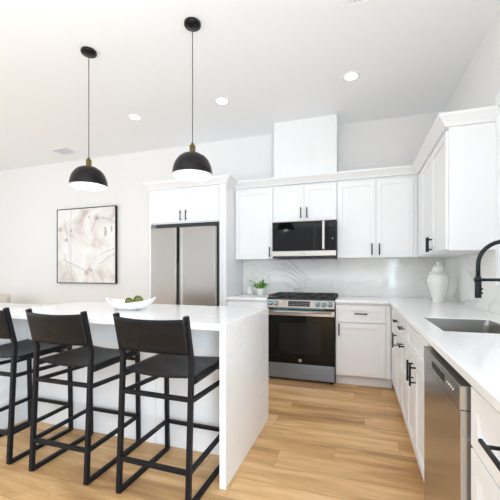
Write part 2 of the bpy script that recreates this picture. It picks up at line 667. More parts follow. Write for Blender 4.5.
def cabinet(name, label, cat, loc, rz, w, d, z0, z1, fronts, toe=False, group=None, th=.021, open_top=False):
    """local frame: x to the right, front at y = 0 facing -y, carcass behind the fronts"""
    root = thing(name, label, cat, loc, rz, group)
    t = .018
    c = MB()
    c.box(0, t, th, d, z0, z1)
    c.box(w - t, w, th, d, z0, z1)
    c.box(t, w - t, th, d, z0, z0 + t)
    if not open_top:
        c.box(t, w - t, th, d, z1 - t, z1)
    c.box(t, w - t, d - .006, d, z0 + t, z1 - t)
    # face frame
    c.box(t, w - t, th, th + .004, z0 + t, z1 - (0 if open_top else t))
    c.build('carcass', CAB, root, .0012)
    if toe:
        k = MB()
        k.box(0, w, .085, .10, 0, z0)
        k.build('toe_kick', CAB, root, .001)
    for f in fronts:
        kind, x0, x1, a, b = f[:5]
        h = f[5] if len(f) > 5 else None
        if kind == 'filler':
            MB().box(x0, x1, 0, th, a, b).build('filler_strip', CAB, root, .0012)
            continue
        o = shaker(kind, root, x0, x1, a, b)
        if h:
            handle(o, h[0] == 'v', (h[1], 0.0, h[2]), *h[3:])
    return root


BZ0, BZ1 = .112, .898       # base carcass
YB, YU = 3.70, 3.985        # front planes of base and wall cabinets on the back wall
XB, XU = .33, .62           # same on the right wall
WZ0, WZ1 = 1.394, 2.30
DT, DB = .872, .692         # drawer top and bottom
g = .002

# base cabinets on the back wall
cabinet('base_cabinet', 'white shaker base cabinet between fridge panel and range', 'cabinet',
        (-1.506, YB, 0), 0, .508, YW - YB - .004, BZ0, BZ1,
        [('drawer', .004, .504, DB, DT, ('h', .25, .785)),
         ('door', .004, .504, .120, DB - .008, ('v', .465, .613))], True)
cabinet('base_cabinet', 'white shaker base cabinet right of range with one drawer over one door', 'cabinet',
        (-.232, YB, 0), 0, .577, YW - YB - .004, BZ0, BZ1,
        [('drawer', .006, .508, DB, DT, ('h', .262, .787)),
         ('door', .006, .508, .120, DB - .008, ('v', .038, .613)),
         ('filler', .511, .556, .120, DT)], True)
RZ = R(-90)


def rightcab(label, y1, y0, fronts, name='base_cabinet', cat='cabinet', group=None):
    w = y1 - y0
    fr = []
    for f in fronts:
        f = list(f)
        f[1], f[2] = y1 - f[1], y1 - f[2]
        if len(f) > 5:
            f[5] = (f[5][0], y1 - f[5][1], *f[5][2:])
        fr.append(f)
    return cabinet(name, label, cat, (XB, y1, 0), RZ, w, XW - XB - .004, BZ0, BZ1, fr, True, group, open_top=name == 'sink_cabinet')


# (fronts given by world y: far edge, near edge)
rightcab('narrow white base cabinet in the corner of the sink run, drawer over tall door', 3.694, 2.945,
         [('filler', 3.672, 3.285, .120, DT),
          ('drawer', 3.282, 2.949, DB, DT, ('h', 3.14, .80)),
          ('door', 3.282, 2.949, .120, DB - .008, ('v', 3.215, .617))])
rightcab('white drawer cabinet on the sink run with two horizontal pulls', 2.943, 2.585,
         [('drawer', 2.939, 2.589, DB, DT, ('h', 2.755, .80)),
          ('drawer', 2.939, 2.589, .41, DB - .008, ('h', 2.765, .665)),
          ('drawer', 2.939, 2.589, .120, .402)])
rightcab('white sink base cabinet with paired vertical pulls beside dishwasher', 2.583, 1.81,
         [('drawer_front', 2.579, 1.814, DB, DT),
          ('door', 2.579, 2.245, .120, DB - .008, ('v', 2.295, .605)),
          ('door', 2.239, 1.814, .120, DB - .008, ('v', 2.19, .605))], 'sink_cabinet')
rightcab('white drawer cabinet nearest the camera, right of dishwasher', 1.184, .40,
         [('drawer', 1.176, .404, DB, DT, ('h', .888, .792, .19)),
          ('drawer', 1.176, .404, .41, DB - .008, ('h', .865, .63)),
          ('drawer', 1.176, .404, .120, .402)])

# wall cabinets
DZ0, DZ1 = WZ0 + .003, WZ1 - .028
cabinet('wall_cabinet', 'single-door white wall cabinet between fridge and microwave', 'cabinet',
        (-1.506, YU, 0), 0, .504, YW - YU - .004, WZ0, WZ1,
        [('door', .004, .500, DZ0, DZ1, ('v', .465, 1.48))])
cabinet('wall_cabinet', 'short two-door white wall cabinet directly above microwave', 'cabinet',
        (-1.0, YU, 0), 0, .767, YW - YU - .004, 1.842, WZ1,
        [('door', .003, .382, 1.845, DZ1, ('v', .347, 1.945)),
         ('door', .385, .764, 1.845, DZ1, ('v', .420, 1.945))])
cabinet('wall_cabinet', 'tall two-door white wall cabinet right of microwave', 'cabinet',
        (-.231, YU, 0), 0, .868, YW - YU - .004, WZ0, WZ1,
        [('door', .003, .424, DZ0, DZ1, ('v', .382, 1.487)),
         ('door', .427, .812, DZ0, DZ1, ('v', .460, 1.487)),
         ('filler', .815, .850, DZ0, DZ1)])
cabinet('wall_cabinet', 'white wall cabinet on the right wall with broad blank end panel above urn', 'cabinet',
        (XU, 3.98, 0), RZ, 1.20, XW - XU - .004, WZ0 - .007, WZ1,
        [('filler', .020, .21, DZ0, DZ1),
         ('door', .213, .690, DZ0, DZ1, ('v', .655, 1.472)),
         ('door', .693, 1.196, DZ0, DZ1, ('v', .728, 1.472))])
cabinet('over_fridge_cabinet', 'two-door white cabinet above the refrigerator', 'cabinet',
        (-2.578, YB, 0), 0, .972, YW - YB - .004, 1.852, WZ1,
        [('filler', .001, .022, 1.855, DZ1),
         ('door', .025, .489, 1.868, DZ1, ('v', .452, 1.945)),
         ('door', .492, .966, 1.868, DZ1, ('v', .530, 1.945))])
p = MB().box(-2.598, -2.580, YB + .004, YW - .004, 0, WZ1).build('end_panel', CAB, None, .0015)
tag(p, 'white tall end panel on the left side of refrigerator', 'panel')
p = MB()
p.box(-1.602, -1.512, YB, YB + .02, 0, WZ1)
p.box(-1.530, -1.512, YB + .02, YW - .004, 0, WZ1)
p.box(-1.602, -1.584, YB + .02, YW - .004, 0, WZ1)
tag(p.build('end_panel', CAB, None, .0015), 'white tall end panel right of refrigerator, beside small plant worktop', 'panel')

crown = MB().sweep([(-2.6, YW - .004), (-2.6, YB), (-1.511, YB), (-1.511, YU), (XU, YU), (XU, 2.778), (XW - .003, 2.778)],
                   [(-.015, 2.302), (.006, 2.302), (.012, 2.318), (.040, 2.352), (.054, 2.366), (.058, 2.372), (.058, 2.388), (-.015, 2.388)])
tag(crown.build('crown_moulding', CAB), 'white crown moulding running along all cabinet tops', 'moulding')
ch = MB().box(-.994, -.236, YU + .02, YW - .003, 2.39, ZC - .001)
tag(ch.build('vent_chase', CAB, None, .002), 'white boxed vent chase rising from the cabinets to the ceiling', 'vent chase')

# ------------------------------------------------------------------ worktops, splashbacks
xs = [-.232, .305, .41, .78, XW - .003]
ys = [.38, 1.87, 2.43, 3.675, YW - .003]
wt = MB().cells(xs, ys, T - .03, T, lambda i, j: (i >= 1 or j == 3) and not (i == 2 and j == 1))
tag(wt.build('worktop', QUARTZ, None, .003), 'L-shaped white veined quartz worktop round the sink', 'worktop')
wt = MB().box(-1.508, -.999, 3.675, YW - .003, T - .03, T)
tag(wt.build('worktop', QUARTZ, None, .003), 'short white quartz worktop left of range under the plant', 'worktop')
sp = MB().box(-1.508, XW - .014, YW - .012, YW - .001, T + .001, WZ0 + .001)
tag(sp.build('backsplash', SPLASH), 'pale veined stone backsplash behind range and outlets', 'backsplash')
sp = MB().cells([.38, 1.39, 2.78, YW - .013], [T + .001, 1.128, WZ0 - .008], XW - .012, XW - .001,
                lambda i, j: not (i == 1 and j == 1), (1, 2, 0))
tag(sp.build('backsplash', SPLASH), 'pale veined stone backsplash on the right wall behind urn and faucet', 'backsplash')

# ------------------------------------------------------------------ island
IX0, IX1, IY0, IY1 = -2.66, -.707, 1.72, 2.66
isl = MB()
isl.cells([IX0, IX0 + .038, IX1 - .038, IX1], [0.0, T - .038, T], IY0, IY1,
          lambda i, j: j == 1 or i != 1, (0, 2, 1))
tag(isl.build('island_countertop', QUARTZ, None, .003), 'white quartz waterfall countertop of the island behind the bar stools', 'countertop')
root = thing('island_cabinet', 'white panelled island base under the waterfall countertop', 'cabinet', (0, 0, 0))
MB().box(IX0 + .041, IX1 - .041, 2.05, IY1 - .03, .0, T - .041).build('carcass', CAB, root, .002)
px = [IX0 + .042, -2.02, -1.375, IX1 - .042]
for a, b in zip(px, px[1:]):
    MB().box(a + .0015, b - .0015, 2.034, 2.05, .0, T - .043).build('back_panel', PUTTY, root, .002)

# ------------------------------------------------------------------ sink
root = thing('sink', 'stainless undermount sink basin set in the white worktop', 'sink', (.595, 2.15, T - .006))
b = MB()
hx, hy, D = .182, .277, .235


def rrect(hx, hy, r, z, n=6):
    out = []
    for cx, cy, a0 in ((hx - r, hy - r, 0), (-hx + r, hy - r, 90), (-hx + r, -hy + r, 180), (hx - r, -hy + r, 270)):
        for k in range(n + 1):
            a = R(a0 + 90 * k / n)
            out.append((cx + r * math.cos(a), cy + r * math.sin(a), z))
    return out


rings = [rrect(hx + .0015, hy + .0015, .012, 0), rrect(hx, hy, .012, -.002), rrect(hx, hy, .03, -.03), rrect(hx - .004, hy - .004, .03, -D + .02),
         rrect(hx - .02, hy - .02, .02, -D), rrect(.06, .06, .055, -D - .004)]
vr = [[b.bm.verts.new(q) for q in r_] for r_ in rings]
for A, B in zip(vr, vr[1:]):
    n = len(A)
    for k in range(n):
        b._f([A[k], A[(k + 1) % n], B[(k + 1) % n], B[k]], False)
b._f(vr[-1])
b.build('basin', STEEL_S, root, solid=.001)
MB().lathe([(0, -D + .001), (.03, -D + .001), (.043, -D + .003), (.045, -D)], 24).build('drain', CHROME, root)

# ------------------------------------------------------------------ faucet
root = thing('faucet', 'matte black gooseneck faucet with a horizontal holder arm over the sink', 'faucet', (.889, 2.15, T + .001))
fx = .639 - .889
MB().lathe([(0, 0), (.028, 0), (.028, .006), (.022, .012), (.018, .014), (.018, .10), (.016, .105), (0, .105)], 24).build('base', FAUC, root)
pts = [(0, 0, .10), (0, 0, .22), (0, 0, .335)]
cx = fx / 2
for k in range(1, 17):
    a = PI * k / 16
    pts.append((cx - cx * math.cos(a), 0, .335 + .128 * math.sin(a)))
pts.append((fx, 0, .26))
MB().tube(pts, .0115, 16).build('spout', FAUC, root)
sh = MB()
sh.lathe([(0, .150), (.0145, .150), (.016, .154), (.016, .235), (.0145, .262), (.0125, .275), (0, .275)], 24, (fx, 0, 0))
sh = sh.build('spray_head', FAUC, root)
for z in (.20, .177):
    MB().lathe([(0, 0), (.006, 0), (.006, .006), (.004, .008), (0, .008)], 12, (fx + .015, 0, z), Matrix.Rotation(R(90), 3, 'Y')).build('spray_button', FAUC, sh)
arm = MB().tube([(0, 0, .251), (fx + .018, 0, .251)], .0085, 12)
arm.lathe([(.0165, -.010), (.0205, -.010), (.0205, .010), (.0165, .010)], 20, (fx, 0, .251))
arm.build('holder_arm', FAUC, root)
MB().tube([(0, -.015, .07), (.0, -.05, .075), (0, -.09, .095)], .006, 10).build('lever', FAUC, root)

# ------------------------------------------------------------------ dishwasher (faces -x)
root = thing('dishwasher', 'stainless dishwasher built in under the worktop near the sink', 'dishwasher', (.308, 1.800, 0), RZ)
W = .606
MB().box(.006, W - .006, .03, .60, .09, .885).build('tub_body', GREYBODY, root)
MB().box(.02, W - .02, .07, .085, 0, .088).build('kick_plate', DARK, root)
MB().box(.003, W - .003, .0, .03, .105, .785).build('door', STEEL_D, root, .0015)
pn = MB()
pn.box(.003, W - .003, -.002, .03, .7865, .864)
pn = pn.build('control_panel', STEEL_D, root, .002)
hd = MB()
hd.box(.20, .40, -.0035, -.0015, .812, .840)
hd.build('pocket_handle', DARK, pn, .0008)
for k in range(4):
    MB().lathe([(0, 0), (.006, 0), (.005, .002), (0, .002)], 12, (.45 + .025 * k, -.002, .827), Matrix.Rotation(R(90), 3, 'X')).build('button', CHROME, pn)

# ------------------------------------------------------------------ refrigerator
root = thing('refrigerator', 'stainless French-door refrigerator framed by white panels', 'refrigerator', (-2.075, 3.62, 0))
MB().box(-.405, .470, .07, .68, .03, 1.835).build('body', DARK, root, .003)  # dark top and side edges also stand in for the shaded gap
for s in (-1, 1):
    x0, x1 = (-.456, -.072) if s < 0 else (-.004, .456)
    d = MB().box(x0, x1, 0, .068, .72, 1.790).build('door', STEEL_V, root, .012, 3)
d = MB().box(-.070, -.034, .012, .068, 1.36, 1.790).build('handle_recess', GLASSB, root, .002)
MB().box(-.032, -.006, .010, .068, 1.0 - .28, 1.790).build('door_edge_strip', STEEL_V, root, .002)
MB().box(-.070, -.034, .018, .068, .72, 1.358).build('centre_strip', DARK, root, .002)
dr = MB().box(-.456, .456, 0, .068, .06, .712).build('freezer_drawer', STEEL_V, root, .01, 3)
MB().box(-.42, .42, -.006, .002, .675, .70).build('drawer_grip', GLASSB, dr)
for x in (-.4, .4):
    MB().lathe([(0, 0), (.02, 0), (.02, .03), (0, .03)], 12, (x, .12, 0)).build('foot', DARK, root)

# ------------------------------------------------------------------ microwave
root = thing('microwave', 'black glass over-the-range microwave with steel trim', 'microwave', (-.612, 3.90, 1.402))
MB().box(-.376, .376, .03, .405, .018, .437).build('body', GREYBODY, root, .002)
un = MB()
un.box(-.376, .376, .01, .40, 0, .017)
for x in (-.22, .0, .22):
    un.box(x - .08, x + .08, .03, .16, -.006, .0)
un.build('vent_underside', DARK, root, .002)
MB().box(-.376, .376, 0, .03, .018, .082).build('lower_trim', STEEL_H, root, .004)
MB().box(-.376, .376, .0, .03, .429, .437).build('top_trim', STEEL_H, root, .001)
d = MB().box(-.376, .282, -.004, .03, .083, .428).build('door', GLASSB, root, .003)
hb = MB()
hb.box(.222, .250, -.040, -.024, .092, .420)
for z in (.11, .40):
    hb.box(.228, .244, -.026, -.003, z - .012, z + .012)
hb.build('handle', STEEL_H, d, .005)
cp = MB().box(.284, .376, -.004, .03, .083, .428).build('control_panel', GLASSB, root, .003)
mk = MB()
mk.lathe([(0, 0), (.009, 0), (.009, .0012), (0, .0012)], 20, (.335, -.004, .215), Matrix.Rotation(R(90), 3, 'X'))
mk.build('start_mark', SLOT, cp)
MB().box(-.022, .022, -.001, .001, .044, .054).build('brand_mark', SLOT, root)

# ------------------------------------------------------------------ range
root = thing('range', 'stainless slide-in gas range with black glass oven door', 'range', (-.616, 3.67, 0))
MB().box(-.374, .374, .03, .63, .03, .905).build('body', GREYBODY, root, .002)
ct = MB()
ct.box(-.380, .380, .03, .635, .905, .938)
ct.box(-.380, .380, .60, .635, .938, .955)
ct.build('cooktop', IRON, root, .005)
for i, (x, y) in enumerate([(-.25, .18), (-.25, .45), (0, .31), (.25, .18), (.25, .45)]):
    MB().lathe([(0, 0), (.05, 0), (.05, .008), (.036, .010), (.036, .018), (0, .020)], 20, (x, y, .938)).build('burner', DARK, root)
for i in range(3):
    x0 = -.372 + .25 * i
    x1 = x0 + .244
    gr = MB()
    z = .962
    for y in (.065, .585):
        gr.tube([(x0, y, z), (x1, y, z)], .007, square=True)
    for x in (x0 + .005, x1 - .005):
        gr.tube([(x, .065, z), (x, .585, z)], .007, square=True)
    xm = (x0 + x1) / 2
    gr.tube([(xm, .065, z), (xm, .585, z)], .006, square=True)
    for y in (.18, .325, .45):
        gr.tube([(x0, y, z), (x1, y, z)], .006, square=True)
    for x in (x0 + .006, x1 - .006):
        for y in (.07, .58):
            gr.tube([(x, y, .938), (x, y, z)], .006, square=True)
    gr.build('grate', IRON, root, .0015)
# sloped control panel
cpn = MB()
P = [(-.379, .0, .826), (-.379, .035, .826), (-.379, .035, .918), (-.379, -.012, .840), (-.379, .012, .918)]
prof = [(.035, .824), (-.012, .824), (-.016, .832), (.010, .918), (.035, .920)]
va = [cpn.bm.verts.new((-.379, y, z)) for y, z in prof]
vb = [cpn.bm.verts.new((.379, y, z)) for y, z in prof]
for k in range(5):
    cpn._f([va[k], va[(k + 1) % 5], vb[(k + 1) % 5], vb[k]])
cpn._f(va)
cpn._f(vb[::-1])
bmesh.ops.recalc_face_normals(cpn.bm, faces=cpn.bm.faces[:])
cp = cpn.build('control_panel', STEEL_P, root, .003)
tilt = math.atan2(.026, .086)
nrm = Vector((0, -math.cos(tilt), math.sin(tilt)))


def face_pt(x, z):
    return Vector((x, -.016 + (z - .832) * .026 / .086, z))


dm = MB()
Mx = Matrix.Translation(face_pt(0, .876)) @ Matrix.Rotation(-tilt, 4, 'X')
dm.box(-.130, .112, -.0015, .004, -.030, .030, Mx)
dsp = dm.build('display', GLASSB, cp, .001)
tx = MB()
for r_ in range(2):
    for k in range(9):
        tx.box(-.115 + .025 * k, -.103 + .025 * k, -.0022, -.001, -.014 + .02 * r_, -.009 + .02 * r_, Mx)
tx.build('display_legend', SLOT, dsp)
for x in (-.337, -.271, .198, .262, .330):
    c = face_pt(x, .876)
    rot = Matrix.Rotation(R(90) - tilt, 3, 'X')
    kb = MB().lathe([(0, 0), (.027, 0), (.027, .006), (.023, .008), (.021, .028), (.018, .031), (0, .031)], 24, c, rot).build('knob', STEEL_H, cp)
    fm = MB()
    Mk = Matrix.Translation(c + nrm * .031) @ Matrix.Rotation(-tilt, 4, 'X')
    fm.box(-.010, .010, -.006, .002, -.023, .023, Mk)
    fm.lathe([(.0225, .009), (.0245, .009), (.0235, .020), (.0215, .020)], 24, c, rot)
    tag(fm.build('protective_film', BLUE, kb, .001), 'blue protective film on the knob')
MB().box(-.30, .26, -.009, .02, .815, .8225).build('film_strip', BLUE, root, .001)  # strip of blue protective film under the control panel
od = MB().box(-.378, .378, -.006, .028, .206, .812).build('oven_door', GLASSB, root, .004)
MB().box(-.378, .378, -.010, -.004, .742, .800).build('door_top_rail', STEEL_H, od, .003)
MB().box(-.235, .235, -.0072, -.0058, .32, .66).build('oven_window', GLASSW, od, .0005)
hb = MB()
hb.tube([(-.345, -.052, .788), (.345, -.052, .788)], .0105, 14)
for x in (-.31, .31):
    hb.tube([(x, -.010, .782), (x, -.052, .788)], .008, 10)
hb.build('handle', STEEL_H, od)
em = MB().lathe([(.0, 0), (.017, 0), (.017, .0015), (.0145, .0022), (0, .0018)], 28, (0.005, -.0062, .245), Matrix.Rotation(R(90), 3, 'X'))
em = em.build('emblem', CHROME, od)
sc = MB()
sc.tube([(.005 + .009 * math.cos(t_) * (1 if t_ < PI else .5), -.0092, .245 + .009 * math.sin(t_)) for t_ in [k * 2 * PI / 16 for k in range(17)]], .0011, 6)
sc.tube([(-.003, -.0092, .248), (.002, -.0092, .241), (.006, -.0092, .249), (.012, -.0092, .242)], .0011, 6)
sc.build('emblem_script', DARK, em)
MB().box(-.378, .378, .0, .028, .034, .200).build('drawer', STEEL_B, root, .004)
MB().box(-.372, .372, .03, .045, .012, .033).build('kick_plate', DARK, root)
for x in (-.34, .34):
    for y in (.06, .58):
        MB().lathe([(0, 0), (.016, 0), (.016, .032), (0, .032)], 12, (x, y, 0)).build('foot', DARK, root)

# ------------------------------------------------------------------ bar stools
def make_stool():
    root = thing('bar_stool', 'x', 'bar stool', (0, 0, 0), 0, 'black leather bar stools at the island')
    hw, t = .211, .0125
    # y = 0 at the rear feet, seat faces +y
    for s in (-1, 1):
        x = s * hw
        MB().tube([(x, .0, .006), (x, .035, .76), (x, -.022, 1.0)], t, square=True, up=(1, 0, 0)).build('leg', STOOLB, root, .002)
        MB().tube([(x, .475, .006), (x, .462, .674)], t, square=True, up=(1, 0, 0)).build('leg', STOOLB, root, .002)
        MB().tube([(x, .0, .0125), (x, .475, .0125)], t * .98, square=True).build('runner', STOOLB, root, .002)
        MB().tube([(x, .012, .192), (x, .47, .205)], t * .9, square=True).build('side_stretcher', STOOLB, root, .002)
        MB().tube([(x, .028, .555), (x, .463, .54)], t * .9, square=True).build('side_stretcher', STOOLB, root, .002)
        MB().tube([(x, .034, .656), (x, .474, .664)], t * .95, square=True).build('seat_rail', STOOLB, root, .002)
    MB().tube([(-hw, .009, .192), (hw, .009, .192)], t * .9, square=True).build('rear_stretcher', STOOLB, root, .002)
    MB().tube([(-hw, .026, .562), (hw, .026, .562)], t * .9, square=True).build('rear_stretcher', STOOLB, root, .002)
    MB().tube([(-hw, .470, .205), (hw, .470, .205)], t * .9, square=True).build('front_stretcher', STOOLB, root, .002)
    MB().tube([(-hw, .463, .610), (hw, .463, .610)], t * .8, square=True).build('front_stretcher', STOOLB, root, .002)

    def seat(u, v):
        x = (u - .5) * 2 * (hw + .014)
        y = .040 + v * .425
        k = 1 - (2 * u - 1) ** 2
        z = .674 + .008 * v - .020 * k * (.75 + .25 * math.sin(PI * v)) + .0012 * math.sin(9 * u + 14 * v)
        return (x, y, z)
    st = MB().grid(seat, 20, 18)
    # leather wrapped down round the rails
    for s in (-1, 1):
        st.grid(lambda u, v: (s * (hw + .014 + .003 * math.sin(PI * u)), .040 + v * .425, .674 + .008 * v - u * .034), 3, 12)
    st.build('seat', LEATHER, root, solid=.005)

    def back(u, v):
        x = (u - .5) * 2 * (hw + .002)
        k = 1 - (2 * u - 1) ** 2
        z = .797 + v * (.190 - .010 * k)
        yb = .035 - (z - .76) / .24 * .057
        return (x, yb - .016 - .016 * k * (.6 + .4 * v) + .003 * math.sin(5 * u + 9 * v + 2) * k + .0022 * math.sin(14 * v - 4 * u) * k, z)
    bk = MB().grid(back, 24, 10)
    bk.build('backrest', LEATHER, root, solid=.006)
    return root


stool = make_stool()
stool_spots = [(-1.040, 1.506, -1.2, 'black leather bar stool nearest the waterfall end of the island'),
               (-1.695, 1.512, 0, 'middle black leather bar stool of the three at the island'),
               (-2.322, 1.522, 0, 'leftmost black leather bar stool, partly cut by the photo edge')]
for i, (x, y, a, lb) in enumerate(stool_spots):
    o = stool if i == 0 else copy_tree(stool)
    o.location = (x, y, 0)
    o.rotation_euler = (0, 0, R(a))
    o['label'] = lb
    if i == 0:
        o.scale = (1.03, 1, 1)
    else:
        o.scale = (1, 1, 1)

# ------------------------------------------------------------------ pendants
def make_pendant():
    root = thing('pendant_light', 'x', 'pendant light', (0, 0, 0), 0, 'dome pendants over the island')
    # z = 0 at the ceiling
    cn = MB().lathe([(0, -.001), (.0625, -.001), (.0625, -.018), (.058, -.024), (.012, -.028), (.0, -.028)], 32)
    cn = cn.build('canopy', SHADE, root)
    sc_ = MB()
    for a in (.6, .6 + PI):
        sc_.lathe([(0, -.030), (.005, -.030), (.005, -.024), (0, -.024)], 10, (.035 * math.cos(a), .035 * math.sin(a), 0))
    sc_.build('canopy_screw', BLACK, cn)
    MB().tube([(0, 0, -.028), (0, 0, -.905)], .0032, 8).build('cord', CORD, root)
    MB().lathe([(0, -.900), (.010, -.900), (.013, -.915), (.022, -.918), (.022, -.965), (.026, -.968), (.026, -.984), (0, -.980)], 20).build('socket', BRASS, root)
    r, zt, h = .149, -.976, .160
    prof = [(.022, zt)]
    for k in range(1, 17):
        a = PI / 2 * k / 16
        prof.append((.022 + (r - .022) * math.sin(a) ** .92, zt - h * (1 - math.cos(a))))
    prof.append((r + .001, zt - h - .004))
    sd = MB().lathe(prof, 48).build('shade', SHADE, root)
    inn = [(q - .004, z - .003) for q, z in prof[1:]]
    inn.append((r + .0005, zt - h - .0045))
    tag(MB().lathe([(0, zt - .004)] + inn, 48).build('shade_lining', SHADEIN, sd), 'white inside of the shade')
    MB().lathe([(0, -.985), (.014, -.985), (.014, -1.0), (.030, -1.035), (.034, -1.06), (.026, -1.085), (0, -1.094)], 20).build('bulb', BULB, root)
    ld = bpy.data.lights.new('pendant_glow', 'POINT')
    ld.energy = 1.0
    ld.shadow_soft_size = .04
    lo = bpy.data.objects.new('pendant_glow', ld)
    lo.location = (0, 0, -1.115)
    scn.collection.objects.link(lo)
    lo.parent = root
    return root


pend = make_pendant()
pend.location = (-1.176, 2.213, ZC)
pend['label'] = 'black dome pendant hanging above the island, nearer the microwave side'
p2 = copy_tree(pend)
p2.location = (-2.156, 2.222, ZC)
p2['label'] = 'black dome pendant hanging in front of the wall painting'

# ------------------------------------------------------------------ recessed lights and vents
def make_can():
    root = thing('recessed_light', 'x', 'recessed light', (0, 0, 0), 0, 'recessed ceiling downlights')
    MB().lathe([(.058, .0), (.078, .0), (.080, -.004), (.070, -.008), (.058, -.006), (.058, 0)], 32).build('trim_ring', TRIM, root)
    MB().lathe([(0, -.0045), (.058, -.0045), (.058, -.001), (0, -.001)], 32).build('lens', CANLIGHT, root)
    ld = bpy.data.lights.new('downlight', 'SPOT')
    ld.energy = 12
    ld.spot_size = R(130)
    ld.spot_blend = 1
    ld.shadow_soft_size = .06
    ld.color = (1, .98, .95)
    lo = bpy.data.objects.new('downlight', ld)
    lo.location = (0, 0, -.012)
    scn.collection.objects.link(lo)
    lo.parent = root
    return root


can = make_can()
for i, (x, y, lb) in enumerate([(-2.539, 3.332, 'leftmost recessed ceiling light, between the two pendant cords'),
                                (-1.404, 3.316, 'middle recessed ceiling light, right of the nearer pendant cord'),
                                (-.06, 3.278, 'rightmost recessed ceiling light, right of the vent chase')]):
    o = can if i == 0 else copy_tree(can)
    o.location = (x, y, ZC)
    o['label'] = lb


def vent(label, x0, x1, y0, y1, n):
    root = thing('ceiling_vent', label, 'vent', ((x0 + x1) / 2, (y0 + y1) / 2, ZC), 0, 'ceiling air vents')
    hx, hy = (x1 - x0) / 2, (y1 - y0) / 2
    f = MB().cells([-hx, -hx + .03, hx - .03, hx], [-hy, -hy + .03, hy - .03, hy], -.008, -.0005, lambda i, j: not (i == 1 and j == 1))
    f.build('frame', TRIM, root, .002)
    MB().box(-hx + .03, hx - .03, -hy + .03, hy - .03, -.002, -.0005).build('backing', VENTIN, root)
    for k in range(n):
        x = -hx + .03 + (2 * hx - .06) * (k + .5) / n
        M = Matrix.Translation((x, 0, -.005)) @ Matrix.Rotation(R(35), 4, 'Y')
        MB().box(-.008, .008, -hy + .03, hy - .03, -.0008, .0008, M).build('slat', TRIM, root)
    return root


vent('white ceiling vent near the far left wall, left of the farther pendant', -4.45, -4.12, 3.80, 4.06, 6)
vent('white ceiling vent cut off by the top edge of the photo', -.085, .22, 2.12, 2.425, 7)

# ------------------------------------------------------------------ wall art
root = thing('wall_art', 'framed abstract canvas in pale beige and grey on the back wall', 'painting', (-4.218, YW, 1.668))
hx, hz = .602, .617
f = MB().cells([-hx, -hx + .012, hx - .012, hx], [-hz, -hz + .012, hz - .012, hz], -.045, -.001, lambda i, j: not (i == 1 and j == 1), (0, 2, 1))
f.build('frame', BLACK, root, .001)
cv = MB()
cv.box(-hx + .013, hx - .013, -.038, -.004, -hz + .013, hz - .013)
rnd = random.Random(4)


def blob(cx, cz, rx, rz, y):
    n = 18
    ph = [rnd.uniform(.7, 1.15) for _ in range(n)]
    ph = [(ph[i] + ph[(i + 1) % n]) / 2 for i in range(n)]
    vs = [cv.bm.verts.new((cx + rx * ph[k] * math.cos(2 * PI * k / n), y, cz + rz * ph[k] * math.sin(2 * PI * k / n))) for k in range(n)]
    cv._f(vs[::-1])


def line(pts, w):
    pts = [Vector((a, -.0388, c)) for a, c in pts]
    L_, R_ = [], []
    for i, q in enumerate(pts):
        t_ = (pts[min(i + 1, len(pts) - 1)] - pts[max(i - 1, 0)]).normalized()
        nn = Vector((-t_.z, 0, t_.x))
        L_.append(cv.bm.verts.new(q + nn * w))
        R_.append(cv.bm.verts.new(q - nn * w))
    for i in range(len(pts) - 1):
        cv._f([L_[i], L_[i + 1], R_[i + 1], R_[i]])


def wob(a, b, n=14, amp=.02):
    out = []
    off = 0
    for k in range(n + 1):
        off = off * .7 + rnd.uniform(-amp, amp)
        t_ = k / n
        dx, dz = b[0] - a[0], b[1] - a[1]
        out.append((a[0] + dx * t_ - dz * off, a[1] + dz * t_ + dx * off))
    return out


cv.mi = 1
for c_ in ((.10, -.40, .06, .03), (-.40, .10, .05, .03), (-.30, .25, .03, .03), (.52, .25, .02, .06), (.23, .44, .045, .035),
           (-.53, .28, .05, .05), (.02, -.44, .04, .05), (.40, .22, .03, .09), (.08, .46, .02, .02)):
    blob(*c_, -.0385)
cv.mi = 2
line(wob((-.32, .60), (-.30, -.15)), .0022)
line(wob((-.42, .45), (-.28, -.60)), .0024)
line(wob((-.46, -.22), (-.02, -.40)), .003)
line(wob((-.45, -.1), (-.30, -.60)), .002)
line(wob((.12, .22), (.24, .46), 10, .04), .003)
line(wob((.20, .44), (.40, .43), 10, .05), .0025)
line(wob((.33, .46), (.58, .34), 10, .03), .0022)
line(wob((.30, -.16), (.57, -.06), 10, .03), .0025)
line(wob((.25, -.30), (.58, -.14), 10, .03), .0022)
line([(.23 + .05 * math.cos(t_), .45 + .045 * math.sin(t_)) for t_ in [k * 2 * PI / 16 for k in range(17)]], .0022)
cv.build('canvas', [ART, SMUDGE, INK], root)

# ------------------------------------------------------------------ outlets
def make_outlet():
    root = thing('outlet', 'x', 'outlet', (0, 0, 0), 0, 'wall outlets on the backsplash')
    MB().box(-.036, .036, -.006, 0, -.058, .058).build('cover_plate', PLASTIC, root, .003)
    for s in (-1, 1):
        rc = MB().box(-.017, .017, -.008, -.005, s * .027 - .016, s * .027 + .016).build('socket', PLASTIC, root, .002)
        sl = MB()
        for x in (-.007, .007):
            sl.box(x - .0016, x + .0016, -.0086, -.0078, s * .027 - .003, s * .027 + .008)
        sl.box(-.002, .002, -.0086, -.0078, s * .027 - .011, s * .027 - .007)
        sl.build('slot', SLOT, rc)
    return root


ot = make_outlet()
ot.location = (.295, YW - .012, 1.112)
ot['label'] = 'white double outlet on the backsplash between range and urn'
o2 = copy_tree(ot)
o2.location = (-1.165, YW - .012, 1.13)
o2['label'] = 'white double outlet on the backsplash above the potted plant'

